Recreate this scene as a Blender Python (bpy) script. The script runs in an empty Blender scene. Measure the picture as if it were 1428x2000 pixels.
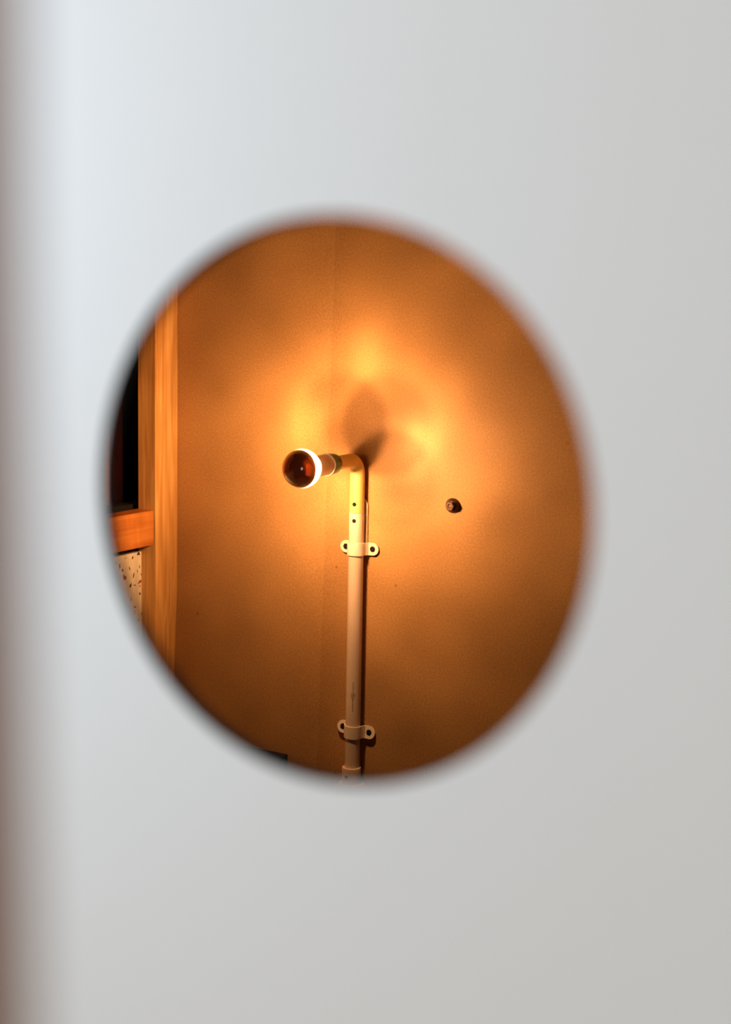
import bpy, bmesh, math, random
from mathutils import Vector, Matrix
random.seed(7)
scene = bpy.context.scene
col = scene.collection
PI = math.pi

# ------------------------------------------------------------------ camera
# world: X along the brown wall, Y into it (wall face Y = 0), Z up
cam_data = bpy.data.cameras.new('camera')
cam = bpy.data.objects.new('camera', cam_data); col.objects.link(cam)
yaw, pitch, roll = (math.radians(a) for a in (29.49, 7.87, 1.10))
fw = Vector((-math.sin(yaw)*math.cos(pitch), math.cos(yaw)*math.cos(pitch), -math.sin(pitch)))
r0 = Vector((math.cos(yaw), math.sin(yaw), 0)); u0 = r0.cross(fw)
rt = r0*math.cos(roll) + u0*math.sin(roll); up = u0*math.cos(roll) - r0*math.sin(roll)
CAM = Vector((1.14508, -2.01054, 1.66918))
cam.matrix_world = Matrix(((rt.x, up.x, -fw.x, CAM.x), (rt.y, up.y, -fw.y, CAM.y), (rt.z, up.z, -fw.z, CAM.z), (0, 0, 0, 1)))
cam_data.sensor_fit = 'VERTICAL'; cam_data.sensor_height = 36; cam_data.sensor_width = 36*1428/2000
cam_data.lens = 50.0; cam_data.clip_start = 0.02
cam_data.dof.use_dof = True; cam_data.dof.focus_distance = 2.36; cam_data.dof.aperture_fstop = 2.0
scene.camera = cam

# ------------------------------------------------------------------ world, daylight, exposure
world = bpy.data.worlds.new('world'); scene.world = world; world.use_nodes = True
bg = world.node_tree.nodes['Background']
bg.inputs['Color'].default_value = (1.0, 0.975, 0.94, 1); bg.inputs['Strength'].default_value = 0.70
al = bpy.data.lights.new('daylight_window', 'AREA'); al.shape = 'RECTANGLE'; al.size = 0.4; al.size_y = 0.4
al.energy = 3.9; al.color = (0.66, 0.83, 1.0)
alo = bpy.data.objects.new('daylight_window', al); col.objects.link(alo)
alo.location = (0.06, -1.84, 1.82)
alo.rotation_euler = (Vector((0.62, -1.32, 1.70)) - alo.location).to_track_quat('-Z', 'Y').to_euler()
scene.view_settings.view_transform = 'Standard'; scene.view_settings.look = 'None'
scene.view_settings.gamma = 1.0; scene.view_settings.exposure = 0.0
scene.view_settings.use_curve_mapping = False
scene.cycles.max_bounces = 5; scene.cycles.diffuse_bounces = 3; scene.cycles.glossy_bounces = 3; scene.cycles.transparent_max_bounces = 8; scene.cycles.adaptive_threshold = 0.02

# ------------------------------------------------------------------ materials
def mat(name, color, rough=0.6, metal=0.0, spec=0.5):
    m = bpy.data.materials.new(name); m.use_nodes = True
    b = m.node_tree.nodes['Principled BSDF']
    b.inputs['Base Color'].default_value = (*color, 1); b.inputs['Roughness'].default_value = rough
    b.inputs['Metallic'].default_value = metal; b.inputs['Specular IOR Level'].default_value = spec
    return m
def nd(m, typ, **kw):
    n = m.node_tree.nodes.new(typ)
    for k, v in kw.items():
        if k in n.inputs.keys() if hasattr(n.inputs, 'keys') else False: n.inputs[k].default_value = v
        else: setattr(n, k, v)
    return n
def lk(m, a, b): m.node_tree.links.new(a, b)
def ramp(m, stops):
    n = m.node_tree.nodes.new('ShaderNodeValToRGB'); e = n.color_ramp.elements
    while len(e) < len(stops): e.new(0.5)
    for i, (p, c) in enumerate(stops): e[i].position = p; e[i].color = (*c, 1)
    return n
def speckle(m, base, amount=0.12, scale=300, bump=0.05, scale2=6, amount2=0.06):
    """fine grain and a faint broad mottling on a plain colour"""
    t = nd(m, 'ShaderNodeTexCoord'); b = m.node_tree.nodes['Principled BSDF']
    n1 = nd(m, 'ShaderNodeTexNoise'); n1.inputs['Scale'].default_value = scale; n1.inputs['Detail'].default_value = 3
    n2 = nd(m, 'ShaderNodeTexNoise'); n2.inputs['Scale'].default_value = scale2; n2.inputs['Detail'].default_value = 3
    lk(m, t.outputs['Object'], n1.inputs['Vector']); lk(m, t.outputs['Object'], n2.inputs['Vector'])
    r1 = ramp(m, [(0.3, tuple(c*(1-amount) for c in base)), (0.7, tuple(min(1, c*(1+amount)) for c in base))])
    lk(m, n1.outputs['Fac'], r1.inputs['Fac'])
    r2 = ramp(m, [(0.3, (1-amount2,)*3), (0.7, (1, 1, 1))]); lk(m, n2.outputs['Fac'], r2.inputs['Fac'])
    mx = nd(m, 'ShaderNodeMix', data_type='RGBA', blend_type='MULTIPLY'); mx.inputs[0].default_value = 1
    lk(m, r1.outputs['Color'], mx.inputs[6]); lk(m, r2.outputs['Color'], mx.inputs[7])
    lk(m, mx.outputs[2], b.inputs['Base Color'])
    bp = nd(m, 'ShaderNodeBump'); bp.inputs['Strength'].default_value = bump; bp.inputs['Distance'].default_value = 0.001
    lk(m, n1.outputs['Fac'], bp.inputs['Height']); lk(m, bp.outputs['Normal'], b.inputs['Normal'])
    return mx
def wood(name, light, dark, axis, rough=0.5, scale=1.0, seed=0.0):
    """straight grain running along axis, with a few wandering growth lines"""
    m = mat(name, light, rough, 0, 0.35); b = m.node_tree.nodes['Principled BSDF']
    t = nd(m, 'ShaderNodeTexCoord'); mp = nd(m, 'ShaderNodeMapping')
    s = [140*scale]*3; s['XYZ'.index(axis)] = 4*scale
    mp.inputs['Scale'].default_value = s; mp.inputs['Location'].default_value = (seed, seed*1.7, seed*0.6)
    lk(m, t.outputs['Object'], mp.inputs['Vector'])
    n1 = nd(m, 'ShaderNodeTexNoise'); n1.inputs['Scale'].default_value = 1.0; n1.inputs['Detail'].default_value = 4; n1.inputs['Distortion'].default_value = 0.6
    lk(m, mp.outputs['Vector'], n1.inputs['Vector'])
    mp2 = nd(m, 'ShaderNodeMapping'); s2 = [28*scale]*3; s2['XYZ'.index(axis)] = 2.2*scale
    mp2.inputs['Scale'].default_value = s2; mp2.inputs['Location'].default_value = (seed*2, 1, seed)
    lk(m, t.outputs['Object'], mp2.inputs['Vector'])
    n2 = nd(m, 'ShaderNodeTexNoise'); n2.inputs['Scale'].default_value = 1.0; n2.inputs['Detail'].default_value = 2; n2.inputs['Distortion'].default_value = 1.2
    lk(m, mp2.outputs['Vector'], n2.inputs['Vector'])
    ad = nd(m, 'ShaderNodeMath', operation='ADD'); ml = nd(m, 'ShaderNodeMath', operation='MULTIPLY'); ml.inputs[1].default_value = 0.5
    lk(m, n1.outputs['Fac'], ad.inputs[0]); lk(m, n2.outputs['Fac'], ad.inputs[1]); lk(m, ad.outputs[0], ml.inputs[0])
    rp = ramp(m, [(0.36, dark), (0.50, tuple((a+c)/2 for a, c in zip(light, dark))), (0.62, light)])
    lk(m, ml.outputs[0], rp.inputs['Fac']); lk(m, rp.outputs['Color'], b.inputs['Base Color'])
    bp = nd(m, 'ShaderNodeBump'); bp.inputs['Strength'].default_value = 0.15; bp.inputs['Distance'].default_value = 0.001
    lk(m, n1.outputs['Fac'], bp.inputs['Height']); lk(m, bp.outputs['Normal'], b.inputs['Normal'])
    return m

M = {}
M['white_paint'] = mat('white_paint', (0.80, 0.80, 0.79), 0.7, 0, 0.2); speckle(M['white_paint'], (0.80, 0.80, 0.79), 0.01, 120, 0.02, 3, 0.01)
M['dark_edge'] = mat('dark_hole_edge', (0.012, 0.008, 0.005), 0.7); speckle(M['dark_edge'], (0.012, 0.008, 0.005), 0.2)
TAN = (0.52, 0.28, 0.105)
def tan_board(name, seam_tone):
    m = mat(name, TAN, 0.55, 0, 0.3); mx = speckle(m, TAN, 0.17, 330, 0.15, 9, 0.10)
    b = m.node_tree.nodes['Principled BSDF']
    # scattered dark specks
    t = nd(m, 'ShaderNodeTexCoord'); v = nd(m, 'ShaderNodeTexVoronoi'); v.inputs['Scale'].default_value = 13
    lk(m, t.outputs['Object'], v.inputs['Vector'])
    rp = ramp(m, [(0.012, (0.55, 0.5, 0.45)), (0.045, (1, 1, 1))]); lk(m, v.outputs['Distance'], rp.inputs['Fac'])
    m2 = nd(m, 'ShaderNodeMix', data_type='RGBA', blend_type='MULTIPLY'); m2.inputs[0].default_value = 1
    lk(m, mx.outputs[2], m2.inputs[6]); lk(m, rp.outputs['Color'], m2.inputs[7]); out = m2.outputs[2]
    if seam_tone:      # faintly darker and browner towards the board joint
        sx = nd(m, 'ShaderNodeSeparateXYZ'); lk(m, t.outputs['Object'], sx.inputs[0])
        ma = nd(m, 'ShaderNodeMath', operation='MULTIPLY_ADD'); ma.inputs[1].default_value = -0.0208; lk(m, sx.outputs['Z'], ma.inputs[0]); lk(m, sx.outputs['X'], ma.inputs[2])
        rs = ramp(m, [(0.0, (0.91, 0.895, 0.88)), (0.03, (0.945, 0.935, 0.925)), (0.08, (1, 1, 1))])
        off = nd(m, 'ShaderNodeMath', operation='ADD'); off.inputs[1].default_value = 0.0948; lk(m, ma.outputs[0], off.inputs[0])
        lk(m, off.outputs[0], rs.inputs['Fac'])
        m3 = nd(m, 'ShaderNodeMix', data_type='RGBA', blend_type='MULTIPLY'); m3.inputs[0].default_value = 1
        lk(m, out, m3.inputs[6]); lk(m, rs.outputs['Color'], m3.inputs[7]); out = m3.outputs[2]
    lk(m, out, b.inputs['Base Color'])
    return m
M['tan_left'] = tan_board('tan_board_light', False); M['tan_right'] = tan_board('tan_board_seam_tone', True)
M['brown_wall'] = mat('brown_wall', (0.07, 0.04, 0.02), 0.7); speckle(M['brown_wall'], (0.07, 0.04, 0.02))
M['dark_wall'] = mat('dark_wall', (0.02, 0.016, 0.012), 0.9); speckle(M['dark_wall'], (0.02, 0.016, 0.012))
M['floor'] = wood('floor_boards', (0.60, 0.46, 0.30), (0.46, 0.33, 0.20), 'Y', 0.5, 0.4)
M['ceiling'] = mat('ceiling', (0.10, 0.06, 0.03), 0.8); speckle(M['ceiling'], (0.10, 0.06, 0.03))
M['pine_post'] = wood('pine_post', (0.82, 0.47, 0.16), (0.56, 0.26, 0.065), 'Z', 0.5, 1.8, 3.0)
M['pine_rail'] = wood('pine_rail', (0.62, 0.23, 0.045), (0.44, 0.13, 0.022), 'Y', 0.45, 1.5, 8.0)
M['dark_ply'] = wood('dark_ply', (0.62, 0.22, 0.04), (0.45, 0.15, 0.03), 'Z', 0.6, 0.6, 5.0)
M['near_wood'] = wood('near_wood', (0.26, 0.115, 0.05), (0.18, 0.075, 0.032), 'Z', 0.6, 0.5, 1.0)
M['terrazzo'] = mat('terrazzo_cream', (0.92, 0.82, 0.66), 0.35); speckle(M['terrazzo'], (0.92, 0.82, 0.66), 0.05, 180, 0.0, 30, 0.08)
M['chip_dark'] = mat('chip_dark', (0.05, 0.03, 0.025), 0.4); speckle(M['chip_dark'], (0.05, 0.03, 0.025), 0.2)
M['chip_red'] = mat('chip_red', (0.38, 0.035, 0.02), 0.4); speckle(M['chip_red'], (0.38, 0.035, 0.02), 0.2)
M['chip_brown'] = mat('chip_brown', (0.30, 0.13, 0.05), 0.4); speckle(M['chip_brown'], (0.30, 0.13, 0.05), 0.2)
def plastic(name, c, rough=0.38):
    m = mat(name, c, rough, 0, 0.45); speckle(m, c, 0.02, 200, 0.01, 20, 0.03); return m
M['pvc'] = plastic('pvc_ivory', (0.78, 0.59, 0.45))
M['pvc_yellow'] = plastic('pvc_yellow_cream', (0.80, 0.58, 0.20))  # yellower than the ivory of the pipe
M['clamp'] = plastic('clamp_ivory', (0.92, 0.76, 0.60), 0.45)
M['green'] = plastic('green_collar', (0.03, 0.16, 0.045), 0.4)
M['holder'] = plastic('holder_porcelain', (0.70, 0.44, 0.25), 0.3)
M['rim'] = mat('rim_metal', (0.85, 0.80, 0.65), 0.25, 0.7); speckle(M['rim'], (0.85, 0.80, 0.65), 0.03)
M['black'] = mat('black_hole', (0.008, 0.006, 0.005), 0.8, 0, 0.2); speckle(M['black'], (0.008, 0.006, 0.005), 0.2)
M['black_plastic'] = mat('black_plastic', (0.010, 0.009, 0.009), 0.6, 0, 0.25); speckle(M['black_plastic'], (0.010, 0.009, 0.009), 0.2)
M['rust'] = mat('rusty_iron', (0.10, 0.045, 0.025), 0.5, 0.5); speckle(M['rust'], (0.10, 0.045, 0.025), 0.4, 400, 0.3, 60, 0.3)
M['rust_head'] = mat('worn_iron', (0.16, 0.09, 0.065), 0.42, 0.7); speckle(M['rust_head'], (0.16, 0.09, 0.065), 0.3, 400, 0.3, 60, 0.3)
M['ink'] = mat('grey_ink', (0.16, 0.11, 0.08), 0.6); speckle(M['ink'], (0.16, 0.11, 0.08), 0.3)
# mirrored crown of the bulb
M['crown'] = mat('crown_mirror', (0.70, 0.62, 0.58), 0.05, 1.0); speckle(M['crown'], (0.70, 0.62, 0.58), 0.03, 40, 0.0, 12, 0.1)
# the silvering is thin: a trace of the filament's red glow comes through
ct = M['crown'].node_tree; cb = ct.nodes['Principled BSDF']; co = [n for n in ct.nodes if n.type == 'OUTPUT_MATERIAL'][0]
ctr = ct.nodes.new('ShaderNodeBsdfTransparent'); ctr.inputs['Color'].default_value = (0.006, 0.0014, 0.0004, 1)
cad = ct.nodes.new('ShaderNodeAddShader'); ct.links.new(cb.outputs[0], cad.inputs[0]); ct.links.new(ctr.outputs[0], cad.inputs[1]); ct.links.new(cad.outputs[0], co.inputs['Surface'])
# glowing clear back of the bulb: thin glass, lit from inside
gm = bpy.data.materials.new('bulb_glass'); gm.use_nodes = True; gt = gm.node_tree; gt.nodes.clear()
go = gt.nodes.new('ShaderNodeOutputMaterial'); ga = gt.nodes.new('ShaderNodeAddShader')
gtr = gt.nodes.new('ShaderNodeBsdfTransparent'); gtr.inputs['Color'].default_value = (0.97, 0.96, 0.93, 1)
gem = gt.nodes.new('ShaderNodeEmission'); gem.inputs['Color'].default_value = (1.0, 0.80, 0.52, 1); gem.inputs['Strength'].default_value = 2.6
gt.links.new(gtr.outputs[0], ga.inputs[0]); gt.links.new(gem.outputs[0], ga.inputs[1]); gt.links.new(ga.outputs[0], go.inputs['Surface'])
M['bulb_glass'] = gm

# ------------------------------------------------------------------ helpers
def obj(name, V, F, m, parent=None, smooth=False, bevel=0.0, mats=None, idx=None, loc=None):
    """ONE mesh object; V in world coordinates, moved to its origin (the parent's when parented)"""
    o0 = Vector(loc) if loc is not None else (parent.matrix_basis.translation.copy() if parent else Vector((0, 0, 0)))
    if parent is not None:
        q = parent
        o0 = Vector((0, 0, 0))
        while q is not None: o0 += Vector(q.location); q = q.parent
    me = bpy.data.meshes.new(name)
    me.from_pydata([tuple(Vector(v) - o0) for v in V], [], F)
    for mm in (mats or [m]): me.materials.append(mm)
    if idx:
        for p, i in zip(me.polygons, idx): p.material_index = i
    bm = bmesh.new(); bm.from_mesh(me); bmesh.ops.recalc_face_normals(bm, faces=bm.faces)
    if bevel:
        bmesh.ops.bevel(bm, geom=[e for e in bm.edges], offset=bevel, segments=2, affect='EDGES', profile=0.5)
    bm.to_mesh(me); bm.free()
    if smooth:
        for p in me.polygons: p.use_smooth = True
        try: me.set_sharp_from_angle(angle=math.radians(38))
        except Exception: pass
    o = bpy.data.objects.new(name, me); col.objects.link(o)
    if parent is not None: o.parent = parent
    else: o.location = o0
    return o
def box(x0, x1, y0, y1, z0, z1):
    V = [(x, y, z) for z in (z0, z1) for y in (y0, y1) for x in (x0, x1)]
    return V, [(0, 2, 3, 1), (4, 5, 7, 6), (0, 1, 5, 4), (2, 6, 7, 3), (0, 4, 6, 2), (1, 3, 7, 5)]
def basis(ax):
    ax = Vector(ax).normalized(); a = Vector((0, 0, 1)) if abs(ax.z) < 0.9 else Vector((1, 0, 0))
    e1 = a.cross(ax).normalized(); return ax, e1, ax.cross(e1)
def lathe(profile, origin, axis, n=48, close0=True, close1=True):
    ax, e1, e2 = basis(axis); o = Vector(origin); V = []; F = []
    for s, r in profile:
        for k in range(n):
            a = 2*PI*k/n; V.append(o + ax*s + (e1*math.cos(a) + e2*math.sin(a))*r)
    for i in range(len(profile)-1):
        for k in range(n):
            k2 = (k+1) % n; F.append((i*n+k, i*n+k2, (i+1)*n+k2, (i+1)*n+k))
    if close0: F.append(tuple(range(n-1, -1, -1)))
    if close1: F.append(tuple((len(profile)-1)*n + k for k in range(n)))
    return V, F
def tube(path, radii, n=40):
    V = []; F = []; pts = [Vector(p) for p in path]
    nref = Vector((1, 0, 0))
    for i, p in enumerate(pts):
        t = (pts[min(i+1, len(pts)-1)] - pts[max(i-1, 0)]).normalized()
        e1 = (nref - t*nref.dot(t)).normalized(); e2 = t.cross(e1)
        for k in range(n):
            a = 2*PI*k/n; V.append(p + (e1*math.cos(a) + e2*math.sin(a))*radii[i])
    for i in range(len(pts)-1):
        for k in range(n):
            k2 = (k+1) % n; F.append((i*n+k, i*n+k2, (i+1)*n+k2, (i+1)*n+k))
    F.append(tuple(range(n-1, -1, -1))); F.append(tuple((len(pts)-1)*n + k for k in range(n)))
    return V, F
def empty(name, loc, label, cat, group=None):
    o = bpy.data.objects.new(name, None); col.objects.link(o); o.location = loc; o.empty_display_size = 0.05
    return tag(o, label, cat, group)
def tag(o, label, cat, group=None):
    o['label'] = label; o['category'] = cat
    if group: o['group'] = group
    return o
def struct(o, label, cat):
    o['kind'] = 'structure'; return tag(o, label, cat)

# ------------------------------------------------------------------ the setting
XL, XR, YF, ZC = -0.95, 1.75, -1.3155, 2.55      # booth: left, right, front face of the white panel, ceiling
TH = 0.013
struct(obj('floor', *box(XL-0.3, XR+0.3, -4.0, 0.5, -0.06, 0.0), M['floor']), 'brown board floor running under the white panel', 'floor')
struct(obj('ceiling', *box(XL, XR, YF+TH, 0.4, ZC, ZC+0.06), M['ceiling']), 'brown ceiling of the booth behind the white panel', 'ceiling')
# white panel with the round opening
HC, HR, NA = (0.7239, 1.5601), 0.1654, 160
x0, x1, z0, z1 = XL, XR, 0.0, ZC + 0.06
angs = sorted([2*PI*k/NA for k in range(NA)] + [math.atan2(z-HC[1], x-HC[0]) % (2*PI) for x in (x0, x1) for z in (z0, z1)])
V, F, I = [], [], []
n = len(angs)
for y, rr in ((YF, HR), (YF+TH, HR)):
    for a in angs: V.append((HC[0]+rr*math.cos(a), y, HC[1]+rr*math.sin(a)))
for y in (YF, YF+TH):
    for a in angs:
        c, s = math.cos(a), math.sin(a); t = 1e9
        if c > 1e-9: t = min(t, (x1-HC[0])/c)
        if c < -1e-9: t = min(t, (x0-HC[0])/c)
        if s > 1e-9: t = min(t, (z1-HC[1])/s)
        if s < -1e-9: t = min(t, (z0-HC[1])/s)
        V.append((HC[0]+t*c, y, HC[1]+t*s))
for k in range(n):
    q = (k+1) % n
    F.append((k, q, 2*n+q, 2*n+k)); I.append(0)                 # white front
    F.append((n+k, 3*n+k, 3*n+q, n+q)); I.append(2)             # back
    F.append((k, n+k, n+q, q)); I.append(1)                     # edge of the opening
    F.append((2*n+k, 2*n+q, 3*n+q, 3*n+k)); I.append(0)
struct(obj('wall_front', V, F, None, mats=[M['white_paint'], M['dark_edge'], M['brown_wall']], idx=I),
       'smooth white panel wall with a round peephole opening', 'wall')
# tan back wall: two boards meeting in a shallow joint left of the pipe
wb = bpy.data.objects.new('wall_back', None); col.objects.link(wb); wb.location = (0, 0, 0)
struct(wb, 'tan board wall behind the pipe lamp', 'wall')
XW = -0.4115
def seam(z): return -0.0984 + 0.0225*z        # X of the joint at height z
def board(name, xa, xb, m, edge_dip):
    """board face in columns; a slight dip towards the joint"""
    V = []; F = []; us = [0, .01, .03, .06, .1, .2, .4, .7, 1.0]; zs = [0, ZC]
    for z in zs:
        a, b = xa(z), xb(z)
        for u in us:
            u_ = u if edge_dip > 0 else 1-u
            d = 0.0006*math.exp(-((u_*abs(b-a))/0.03)**2)
            V.append((a+(b-a)*u, d, z))
    k = len(us)
    for z in zs:
        a, b = xa(z), xb(z)
        V += [(a, 0.03, z), (b, 0.03, z)]
    for i in range(k-1): F.append((i, i+1, k+i+1, k+i))
    q = 2*k
    F += [(q, q+2, q+3, q+1), (0, k, q+2, q), (k-1, q+1, q+3, 2*k-1), tuple(range(k)) + (q+1, q), tuple(range(2*k-1, k-1, -1)) + (q+2, q+3)]
    return obj(name, V, F, m, parent=wb, smooth=False)
board('wall_board', lambda z: XW, seam, M['tan_left'], -1)
board('wall_board', seam, lambda z: XR, M['tan_right'], 1)
struct(obj('wall_right', *box(XR, XR+0.05, YF+TH, 0.4, 0, ZC), M['brown_wall']), 'brown right side wall of the booth', 'wall')
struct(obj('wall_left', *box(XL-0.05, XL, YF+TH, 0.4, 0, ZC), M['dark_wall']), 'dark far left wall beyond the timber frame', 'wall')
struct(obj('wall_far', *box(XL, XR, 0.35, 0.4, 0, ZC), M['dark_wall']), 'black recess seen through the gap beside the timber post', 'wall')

# ------------------------------------------------------------------ timber frame, left
PX = -0.375
V, F = [], []
for z, dx in ((0, -0.010), (0.9, -0.009), (1.06, -0.0055), (1.17, -0.001), (1.25, 0), (1.5, 0), (2.0, 0), (ZC, 0)):   # the rear arris drifts off a little low down
    V += [(PX-0.0365, 0.0, z), (PX+dx, 0.0, z), (PX, -0.0633, z), (PX-0.0365, -0.0633, z)]
for i in range(7):
    for k in range(4): F.append((i*4+k, i*4+(k+1) % 4, i*4+4+(k+1) % 4, i*4+4+k))
F += [(0, 3, 2, 1), (28, 29, 30, 31)]
tag(obj('timber_post', [(x, y-0.0006, z) for x, y, z in V], F, M['pine_post'], loc=(PX-0.018, -0.032, 0)),
    'upright orange pine post in the corner left of the lamp', 'post')
tag(obj('timber_rail', *box(PX-0.0365, PX-0.0006, YF+TH+0.001, -0.0668, 1.2668, 1.3278), M['pine_rail'], loc=(PX-0.018, -0.65, 1.2668), bevel=0.0012),
    'reddish orange pine rail running forward from the upright post', 'rail')
# terrazzo infill below the rail
tp = empty('terrazzo_panel', (-0.413, -0.66, 0), 'cream terrazzo slab with red and black chips under the rail', 'panel')
obj('slab', *box(-0.425, -0.405, YF+TH+0.001, -0.0645, 0.0, 1.2523), M['terrazzo'], tp)
def flakes(name, m, spots):
    V, F = [], []
    for y, z, a, b, rot in spots:
        k = random.randint(5, 7); base = len(V)
        for x in (-0.4046, -0.4052):
            random.seed(int(y*1e5) + int(z*1e5))
            for i in range(k):
                t = 2*PI*i/k; ra = 1.2*a*random.uniform(.7, 1.15); rb = 1.2*b*random.uniform(.7, 1.15)
                u, v = ra*math.cos(t), rb*math.sin(t)
                V.append((x, y + u*math.cos(rot) - v*math.sin(rot), z + u*math.sin(rot) + v*math.cos(rot)))
        F.append(tuple(base+i for i in range(k)))
        for i in range(k): F.append((base+i, base+(i+1) % k, base+k+(i+1) % k, base+k+i))
    o = obj(name, V, F, m, tp); o['kind'] = 'stuff'; return o
dark = [(-.0733, 1.2495, .0035, .0022, .6), (-.0700, 1.2475, .0018, .0012, .2), (-.0888, 1.2447, .0014, .0028, -.5), (-.0699, 1.2257, .0007, .0028, 0),
        (-.1242, 1.2345, .0019, .0042, .1), (-.1167, 1.2262, .0018, .0027, -.5), (-.0862, 1.2127, .0011, .0046, -.25), (-.0947, 1.1963, .0022, .0033, -.5),
        (-.0691, 1.1777, .0019, .0030, .3), (-.0644, 1.1407, .0012, .0018, 0), (-.1343, 1.2413, .0013, .0022, 0)]
brown = [(-.0973, 1.2270, .0013, .0032, .35), (-.0756, 1.2193, .0006, .0030, .1), (-.0835, 1.1950, .0028, .0012, -.2), (-.0942, 1.1713, .0013, .0036, -.3),
         (-.0844, 1.1469, .0012, .0040, .1), (-.0746, 1.1314, .0020, .0018, 0), (-.1070, 1.2460, .0007, .0012, .3), (-.0660, 1.2120, .0008, .002, 0), (-.0700, 1.1150, .001, .003, .1)]
red = [(-.1106, 1.2119, .0045, .0036, .4), (-.1140, 1.2165, .0022, .0016, .8), (-.0680, 1.1995, .0038, .0024, .5), (-.0725, 1.1965, .0020, .0012, .9), (-.0693, 1.1914, .0016, .0016, 0),
       (-.0837, 1.1559, .0038, .0019, 0), (-.1203, 1.2008, .0018, .0015, 0)]
rnd = random.Random(3)
for L, cnt in ((dark, 300), (brown, 220), (red, 170)):
    c = 0
    while c < cnt:
        y, z = rnd.uniform(-.61, -.07), rnd.uniform(.02, 1.245)
        if y > -.14 and z > 1.11: continue
        L.append((y, z, rnd.uniform(.001, .003), rnd.uniform(.0015, .0045), rnd.uniform(-.8, .8))); c += 1
flakes('dark_chips', M['chip_dark'], dark); flakes('brown_chips', M['chip_brown'], brown); flakes('red_chips', M['chip_red'], red)
# things beyond the frame
tag(obj('plywood_board', *box(-0.518, -0.500, -0.70, 0.002, 0, 2.2), M['dark_ply'], loc=(-0.509, -0.35, 0), bevel=0.0008), 'dim brown plywood board in the dark gap behind the rail', 'board')
tag(obj('dark_gap_strip', *box(-0.452, -0.4275, -0.60, 0.30, 0, 1.3335), M['black_plastic'], loc=(-0.44, -0.2, 0)), 'black strip put in for the dark gap above the back of the rail', 'gap_strip')  # paints the dark gap between board and rail as a black strip

# ------------------------------------------------------------------ pipe lamp
AX, AZ, PY = 0.0, 1.4365, -0.0147           # pipe axis, arm height
lamp = empty('pipe_lamp', (AX, PY, 0), 'ivory conduit pipe lamp with silver crown bulb on the tan wall', 'lamp')
def P(d): return (AX, PY-d, AZ)             # a point d out along the arm
RP = 0.0125
Zs = 1.3507
obj('pipe', *tube([(AX, PY, 0.9), (AX, PY, Zs-0.0004)], [RP, RP]), M['pvc'], lamp, smooth=True)
RB = 0.024; path = [(AX, PY, Zs), (AX, PY, Zs+0.02), (AX, PY, AZ-RB-0.004)]; rad = [RP-0.0003, RP-0.0003, RP-0.0003]
for k in range(13):
    a = PI/2*k/12; path.append((AX, PY-RB*(1-math.cos(a)), AZ-RB+RB*math.sin(a))); rad.append(RP-0.0003-0.0006*k/12)
path += [P(0.04), P(0.080)]; rad += [0.0115, 0.0115]
elbow = obj('elbow', *tube(path, rad), M['pvc_yellow'], lamp, smooth=True)
elbow['label'] = 'yellow elbow fitting'
for z in (1.3647, 1.3377):                   # black discs added for the dark screw holes in the pipe front
    a = math.radians(10); d = Vector((math.sin(a), -math.cos(a), 0))
    s = obj('fixing_hole_disc', *lathe([(0.0095, 0.0032), (0.01285, 0.0032), (0.01290, 0.0024)], (AX, PY, z), d, 20), M['black'], lamp)
obj('collar', *lathe([(0.0745, 0.0116), (0.0745, 0.0150), (0.0765, 0.0158), (0.092, 0.0172), (0.0995, 0.0176), (0.0995, 0.0150)], P(0), (0, -1, 0), 56, True, True), M['green'], lamp, smooth=True)['label'] = 'dark green collar'
obj('collar_rim', *lathe([(0.0993, 0.0166), (0.0993, 0.0177), (0.1008, 0.0177), (0.1008, 0.0166)], P(0), (0, -1, 0), 56, False, False), M['rim'], lamp, smooth=True)
obj('lamp_holder', *lathe([(0.096, 0.0150), (0.1005, 0.0166), (0.132, 0.0166), (0.139, 0.0162), (0.140, 0.0150)], P(0), (0, -1, 0), 56), M['holder'], lamp, smooth=True)
# bulb: glowing rear glass and mirrored crown
BD, BR, CAP = 0.1712, 0.0298, math.radians(80)
prof = [(0.1405, 0.0152), (0.1435, 0.0166), (0.1475, 0.0194), (0.1515, 0.0224)]
p0 = math.pi - math.asin(min(1, 0.0238/BR))
for k in range(13):
    p = p0 + (CAP-p0)*k/12; prof.append((BD + BR*math.cos(p), BR*math.sin(p)))
bulb = obj('bulb', *lathe(prof, P(0), (0, -1, 0), 64, False, False), M['bulb_glass'], lamp, smooth=True)
bulb['label'] = 'glowing bulb'
prof = []
for k in range(25):
    p = CAP*(1-k/24.0); prof.append((BD + BR*math.cos(p), max(1e-5, BR*math.sin(p))))
obj('mirror_crown', *lathe(prof, P(0), (0, -1, 0), 64, False, False), M['crown'], bulb, smooth=True)['label'] = 'mirrored bulb crown reflecting the dark room'
# slim plate between pipe and wall under the elbow
V, F = [], []
pts = [(0.0142, 1.292)] + [(0.0142*math.cos(a), 1.360+0.0142*math.sin(a)) for a in [PI*k/14 for k in range(15)]] + [(-0.0142, 1.292)]
for y in (-0.0005, -0.0045): V += [(x, y, z) for x, z in pts]
k = len(pts); F = [tuple(range(k)), tuple(range(2*k-1, k-1, -1))] + [(i, (i+1) % k, k+(i+1) % k, k+i) for i in range(k)]
obj('back_plate', V, F, M['pvc'], lamp)
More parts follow.
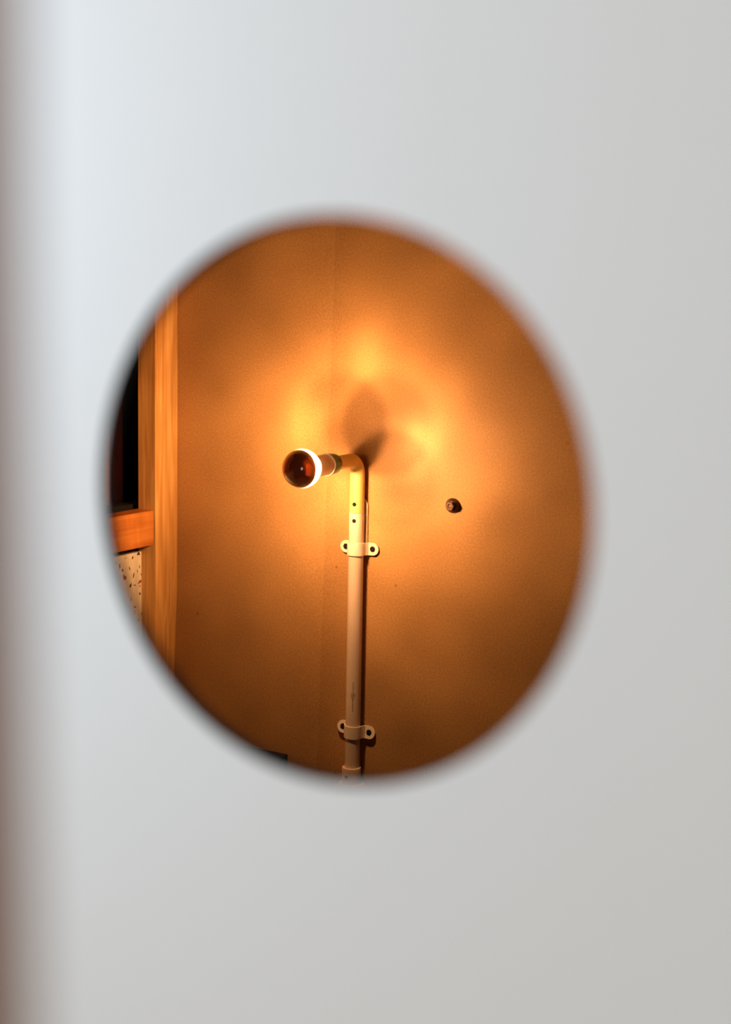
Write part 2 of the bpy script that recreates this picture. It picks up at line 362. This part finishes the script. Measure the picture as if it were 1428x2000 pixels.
# coupling and flared foot at the lower end
obj('coupling', *lathe([(0.880, 0.0160), (0.9190, 0.0160), (0.9204, 0.0155), (0.9204, 0.0126)], (AX, PY-0.0022, 0), (0, 0, 1), 48), M['pvc'], lamp, smooth=True)
a = math.radians(-2)
obj('fixing_hole_disc', *lathe([(0.012, 0.0030), (0.01635, 0.0030), (0.0164, 0.0022)], (AX, PY-0.0022, 0.9065), (math.sin(a), -math.cos(a), 0), 20), M['black'], lamp)
V, F = lathe([(0.0, 0.022), (0.79, 0.022), (0.80, 0.032), (0.868, 0.033), (0.886, 0.0262), (0.8935, 0.0215), (0.8935, 0.0165)], (AX, PY-0.0022, 0), (0, 0, 1), 48)
obj('foot', [(v.x, min(v.y, -0.001), v.z) for v in V], F, M['pvc'], lamp, smooth=True)
# printed marks on the pipe
V, F = [], []
def patch(ang, z, w, h):
    b = len(V); A = math.radians(ang)
    for s, t in ((-1, -1), (1, -1), (1, 1), (-1, 1)):
        q = A + s*w/2/RP; V.append((AX+math.sin(q)*(RP+0.00012), PY-math.cos(q)*(RP+0.00012), z+t*h/2))
    F.append((b, b+1, b+2, b+3))
AN = 27
patch(AN-1, 1.0290, 0.0010, 0.022); patch(AN-1, 1.0395, 0.0016, 0.003)
for k in range(16):
    t = 2*PI*k/16; patch(AN + math.degrees(0.0034*math.cos(t)/RP), 1.0460+0.0042*math.sin(t), 0.0008, 0.0014)
patch(AN, 1.0455, 0.0016, 0.0036); patch(AN+3, 1.0475, 0.001, 0.002)
for i, z in enumerate((1.0525, 1.0560, 1.0588, 1.0612, 1.0640, 1.0672)): patch(AN+(i % 2)*2-1, z, 0.0016+0.0006*(i % 3), 0.0011)
obj('printed_marking', V, F, M['ink'], lamp)
# the lamp's light: a small filament whose beam the crown throws back at the wall
LY = PY - BD
def filament(name, radius, energy, color, pattern, dx=0.0, dz=0.0, dd=0.0):
    l = bpy.data.lights.new(name, 'POINT'); l.energy = energy; l.color = color; l.shadow_soft_size = radius
    o = bpy.data.objects.new(name, l); col.objects.link(o); o.parent = lamp; o.location = (AX+dx, LY-PY-dd, AZ+dz)
    if pattern:
        l.use_nodes = True; t = l.node_tree; em = t.nodes['Emission']
        tc = t.nodes.new('ShaderNodeTexCoord'); sx = t.nodes.new('ShaderNodeSeparateXYZ')
        t.links.new(tc.outputs['Normal'], sx.inputs[0])
        def m(op, a, b=None, c=None, clamp=False):
            nn = t.nodes.new('ShaderNodeMath'); nn.operation = op; nn.use_clamp = clamp
            for i, v in enumerate((a, b, c)):
                if v is None: continue
                if isinstance(v, (int, float)): nn.inputs[i].default_value = v
                else: t.links.new(v, nn.inputs[i])
            return nn.outputs[0]
        S = pattern['sign']; h = -(LY-dd)
        dy = m('MAXIMUM', m('MULTIPLY', sx.outputs['Y'], S), 0.02)
        px = m('DIVIDE', m('MULTIPLY', sx.outputs['X'], S*h), dy)
        pz = m('DIVIDE', m('MULTIPLY', sx.outputs['Z'], S*h), dy)
        r2 = m('ADD', m('MULTIPLY', px, px), m('MULTIPLY', pz, pz))
        # broad beam shape: the crown widens the beam, so the wall fades more slowly than from a bare point
        tot = m('POWER', m('ADD', m('MULTIPLY', m('MINIMUM', r2, pattern['rmax']**2), 1.0/(h*h)), 1.0), pattern['widen'])
        for x, z, sgx, sgz, amp in pattern['blobs']:
            ex = m('DIVIDE', m('ADD', px, dx-x), sgx); ez = m('DIVIDE', m('ADD', pz, dz-z), sgz)
            e = m('MULTIPLY', m('ADD', m('MULTIPLY', ex, ex), m('MULTIPLY', ez, ez)), -0.5)
            g = m('EXPONENT', e)
            tot = m('MULTIPLY', tot, m('ADD', m('MULTIPLY', g, amp), 1.0))
        # streaky unevenness of the thrown-back light
        cx = t.nodes.new('ShaderNodeCombineXYZ'); t.links.new(m('ADD', px, dx), cx.inputs[0]); t.links.new(m('ADD', pz, dz), cx.inputs[1])
        nz = t.nodes.new('ShaderNodeTexNoise'); nz.inputs['Scale'].default_value = 7.0; nz.inputs['Detail'].default_value = 1.0
        t.links.new(cx.outputs[0], nz.inputs['Vector'])
        tot = m('MULTIPLY', tot, m('ADD', m('MULTIPLY', nz.outputs['Fac'], 0.9), 0.55))
        t.links.new(tot, em.inputs['Strength'])
    return o
WARM = (1.0, 0.53, 0.225)
BEAM = dict(sign=1.0, widen=0.22, rmax=0.6, blobs=[
    (-0.100, 0.052, 0.022, 0.028, 0.75), (0.098, 0.026, 0.020, 0.022, 0.7), (0.114, 0.052, 0.026, 0.022, 0.6), (0.0, 0.165, 0.026, 0.032, 0.7),
    (0.0, 0.06, 0.17, 0.15, 0.45), (0.0, -0.62, 0.6, 0.22, -0.50),
    (-0.050, 0.040, 0.030, 0.026, -0.5), (0.045, 0.080, 0.032, 0.026, -0.35), (0.065, -0.045, 0.035, 0.022, -0.4), (0.0, 0.035, 0.030, 0.035, -0.45), (0.34, -0.28, 0.13, 0.09, -0.35), (-0.36, -0.36, 0.16, 0.16, -0.45), (-0.30, 0.22, 0.10, 0.06, -0.22), (0.26, 0.16, 0.09, 0.05, -0.25)])
for dx, dz, e in ((0.009, -0.0138, 1.0), (-0.011, -0.0138, 0.95), (-0.0135, 0.0075, 0.85)):
    filament('filament', 0.0030, 2.05*e, WARM, BEAM, dx, dz, 0.005)

# ------------------------------------------------------------------ pipe clamps
def clamp(zc, label, tilt=0.0, lean=0.0):
    root = empty('pipe_clamp', (AX, 0.0, zc), label, 'clamp', 'pipe clamps')
    t, hw, ri = 0.0020, 0.0104, RP+0.0003
    cy = PY
    ey = -0.0026
    inner = [(-0.0360, ey)] + [(-0.0255-0.0104*math.cos(a), ey) for a in [PI/2*k/6*1 for k in range(1, 7)]] + [(-0.0190, ey), (-0.0168, ey-0.0008), (-0.0150, ey-0.0035), (-ri-0.0002, cy+0.003)]
    arc = [(-ri*math.cos(a), cy-ri*math.sin(a)) for a in [PI*k/20 for k in range(21)]]
    inner = inner + arc + [(-x, y) for x, y in reversed(inner)]
    V, F = [], []; n = len(inner)
    def hwid(x):
        e = abs(x) - 0.0255
        return hw if e <= 0 else max(0.0012, math.sqrt(max(0, hw*hw - e*e)))
    for i, (x, y) in enumerate(inner):
        a = inner[max(i-1, 0)]; b = inner[min(i+1, n-1)]
        tx, ty = b[0]-a[0], b[1]-a[1]; L = math.hypot(tx, ty); nx, ny = ty/L, -tx/L
        w = hwid(x)
        ear = min(1.0, max(0.0, (abs(x)-0.0145)/0.004))
        for z in (-w, w):
            k = lean*z*ear; zz = zc + z - x*tilt
            V += [(x, y+k, zz), (x+nx*t, y+ny*t+k, zz)]
    for i in range(n-1):
        a, b = i*4, i*4+4
        F += [(a, a+2, b+2, b), (a+1, b+1, b+3, a+3), (a, b, b+1, a+1), (a+2, a+3, b+3, b+2)]
    F += [(0, 1, 3, 2), ((n-1)*4, (n-1)*4+2, (n-1)*4+3, (n-1)*4+1)]
    obj('strap', V, F, M['clamp'], root, smooth=True)
    for s in (-1, 1):
        obj('screw', *lathe([(0.0, 0.0043), (0.0026, 0.0049), (0.0029, 0.0042), (0.0030, 0.0020)], (s*0.0252, -0.0024, zc-s*0.0252*tilt), (0, -1, lean), 24), M['black'], root)
    return root
clamp(1.2903, 'upper ivory pipe clamp with two black screw heads, brightly lit below the elbow')
clamp(0.9818, 'lower ivory pipe clamp with two black screw heads, dim above the coupling', 0.055, 0.16)

# ------------------------------------------------------------------ bolt and box on the wall
bo = empty('wall_bolt', (0.1665, 0, 1.3738), 'small dark rusty bolt head sticking out of the tan wall', 'bolt')
C = (0.1665, 0, 1.3738)
obj('cup_washer', *lathe([(-0.0006, 0.0118), (0.0012, 0.0120), (0.0035, 0.0110), (0.0060, 0.0088), (0.0070, 0.0078)], C, (0, -1, 0), 36), M['rust'], bo, smooth=True)
V, F = lathe([(0.0065, 0.0072), (0.0105, 0.0072), (0.0113, 0.0064), (0.0113, 0.0040), (0.0100, 0.0032)], C, (0, -1, 0), 6)
obj('hex_head', V, F, M['rust_head'], bo)
jb = empty('junction_box', (-0.20, 0, 0.86), 'black box low on the tan wall, partly cut off by the opening', 'box')
obj('body', *box(-0.262, -0.1365, -0.022, -0.0006, 0.80, 0.9145), M['black_plastic'], jb, bevel=0.0015)
obj('cover', *box(-0.258, -0.1405, -0.0250, -0.0222, 0.804, 0.9105), M['black_plastic'], jb, bevel=0.0008)
for x in (-0.252, -0.1465):
    for z in (0.81, 0.9045):
        obj('cover_screw', *lathe([(0.0252, 0.0025), (0.0260, 0.0022), (0.0258, 0.0008)], (x, 0, z), (0, -1, 0), 12), M['black'], jb)

# ------------------------------------------------------------------ timber upright close to the camera
npo = obj('timber_upright', *box(0.86, 0.951, -1.90, -1.802, 0, 2.61), M['near_wood'], loc=(0.9055, -1.851, 0), bevel=0.002)
tag(npo, 'blurred brown timber upright at the left edge in front of the white panel', 'post')
